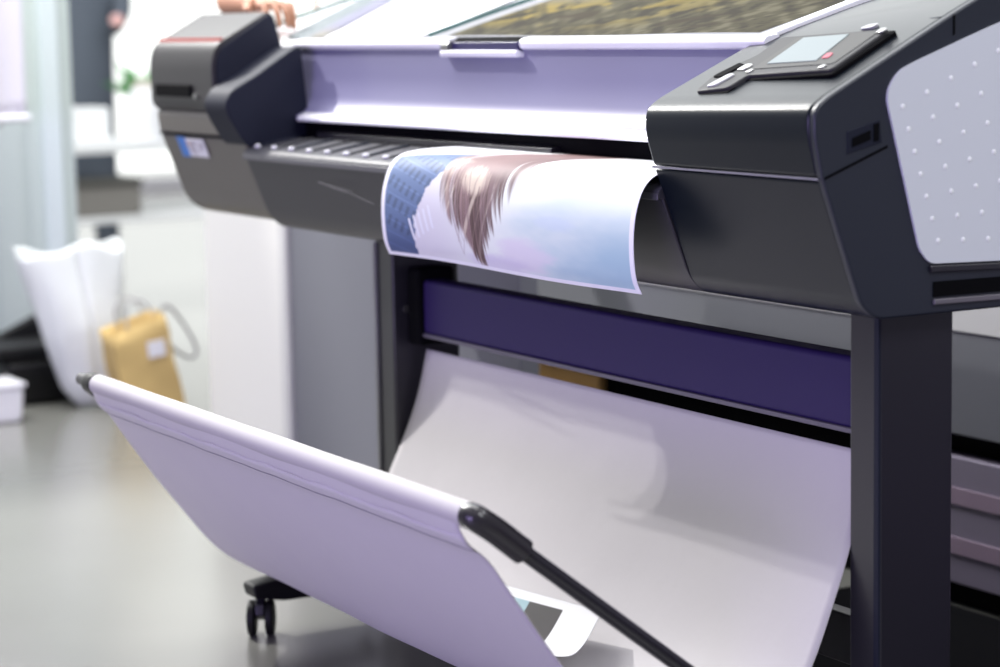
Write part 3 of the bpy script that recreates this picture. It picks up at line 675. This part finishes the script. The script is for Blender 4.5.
# display table and things on it, far left background
dt = empty('display_table', (-6.6, 1.55, FLOOR)); tag(dt, 'white display table in the bright background behind the bags', 'table')
TBM = mat('white_table_laminate', (.85, .87, .87), .5)
obj_box('table_top', (-.35, -.75, .685), (.35, .75, .72), TBM, dt)
obj_box('table_shelf', (-.33, -.70, .40), (.33, .70, .43), TBM, dt)
for sx in (-1, 1):
    for sy in (-1, 1): obj_box('leg', (sx*.32-.02, sy*.70-.02, 0), (sx*.32+.02, sy*.70+.02, .685), TBM, dt)
GB = mat('grey_brown_cardboard', (.24, .23, .21), .7)
for (y0, y1, z0, z1, m, nm, lab) in ((1.0, 1.34, .50, .62, GB, 'storage_box', 'grey brown box on the lower shelf of the white display table'),):
    pass
def simple(nm, lab, cat, parts, loc, group=None):
    e = empty(nm, loc); tag(e, lab, cat, group)
    for (pn, a, b, m) in parts: obj_box(pn, a, b, m, e, bev=.006)
    return e
simple('storage_box', 'grey brown box on the lower shelf of the white display table', 'box', [('box_body', (-.12, -.20, 0), (.12, .16, .12), GB), ('box_lid', (-.13, -.21, .12), (.13, .17, .145), mat('dark_lid', (.10, .10, .09), .6))], (-6.4, 1.16, FLOOR+.432))
simple('white_carton', 'white carton on the display table in the far background', 'box', [('carton_body', (-.1, -.14, 0), (.1, .14, .14), TBM), ('carton_flap', (-.1, -.14, .14), (.1, .0, .15), PAPER)], (-6.6, 1.14, FLOOR+.722))
bm = bmesh.new(); 
vase = empty('white_canister', (-6.40, 1.41, FLOOR+.722)); tag(vase, 'round white canister on the display table behind the printer', 'canister')
obj_tube('canister_body', [(0, 0, 0), (0, 0, .02), (0, 0, .20), (0, 0, .22)], [.065, .075, .075, .06], PAPER, vase, n=28)
obj_tube('canister_lid', [(0, 0, .22), (0, 0, .25)], [.062, .055], mat('beige_lid', (.55, .52, .45), .5), vase, n=28)
pl = empty('potted_plant', (-6.85, 1.56, FLOOR+.722)); tag(pl, 'small green plant in a grey pot in the far background', 'plant')
obj_tube('pot', [(0, 0, 0), (0, 0, .14)], [.045, .06], mat('grey_pot', (.3, .3, .3), .6), pl)
bm = bmesh.new()
for k in range(26):
    a = random.random()*6.28; t = random.uniform(.3, 1.1); l = random.uniform(.12, .22)
    p0 = Vector((0, 0, .14)); p2 = p0+Vector((math.cos(a)*math.sin(t)*l, math.sin(a)*math.sin(t)*l, math.cos(t)*l)); sd = Vector((-math.sin(a), math.cos(a), 0))*.018
    mid = (p0+p2)/2+Vector((0, 0, .02)); vs = [bm.verts.new(q) for q in (p0, mid+sd, p2, mid-sd)]; bm.faces.new(vs)
link('leaves', fin(bm, 'leaves'), mat('green_leaves', (.08, .32, .08), .6), pl, solid=.002)
# dark coat figure partly behind the grey wall
ps = [[((-7.6, 1.55, .62), .20), ((-7.6, 1.55, .95), .19), ((-7.6, 1.55, 1.15), .19), ((-7.6, 1.55, 1.38), .19), ((-7.6, 1.55, 1.52), .06), ((-7.6, 1.56, 1.58), .06), ((-7.6, 1.56, 1.66), .10), ((-7.6, 1.56, 1.76), .07)],
      [3, ((-7.55, 1.74, 1.40), .055), ((-7.45, 1.72, 1.22), .045), ((-7.30, 1.62, 1.13), .035), ((-7.22, 1.60, 1.15), .030)],
      [3, ((-7.6, 1.28, 1.42), .055), ((-7.6, 1.22, 1.16), .045), ((-7.55, 1.22, .92), .035)],
      [0, ((-7.6, 1.65, .45), .08), ((-7.6, 1.66, .02), .045), ((-7.5, 1.66, -.01), .04)],
      [0, ((-7.6, 1.45, .45), .08), ((-7.6, 1.39, .02), .045), ((-7.5, 1.39, -.01), .04)]]
p2 = skin_obj('person', ps, mat('slate_blue_clothing', (.10, .12, .15), .8))
tag(p2, 'person in dark slate clothing standing in the bright background by the grey wall', 'person')
skin_obj('hand', [[((-7.22, 1.60, 1.15), .044), ((-7.18, 1.59, 1.19), .040)]], mat('pink_skin', (.75, .45, .42), .5), p2, 1)
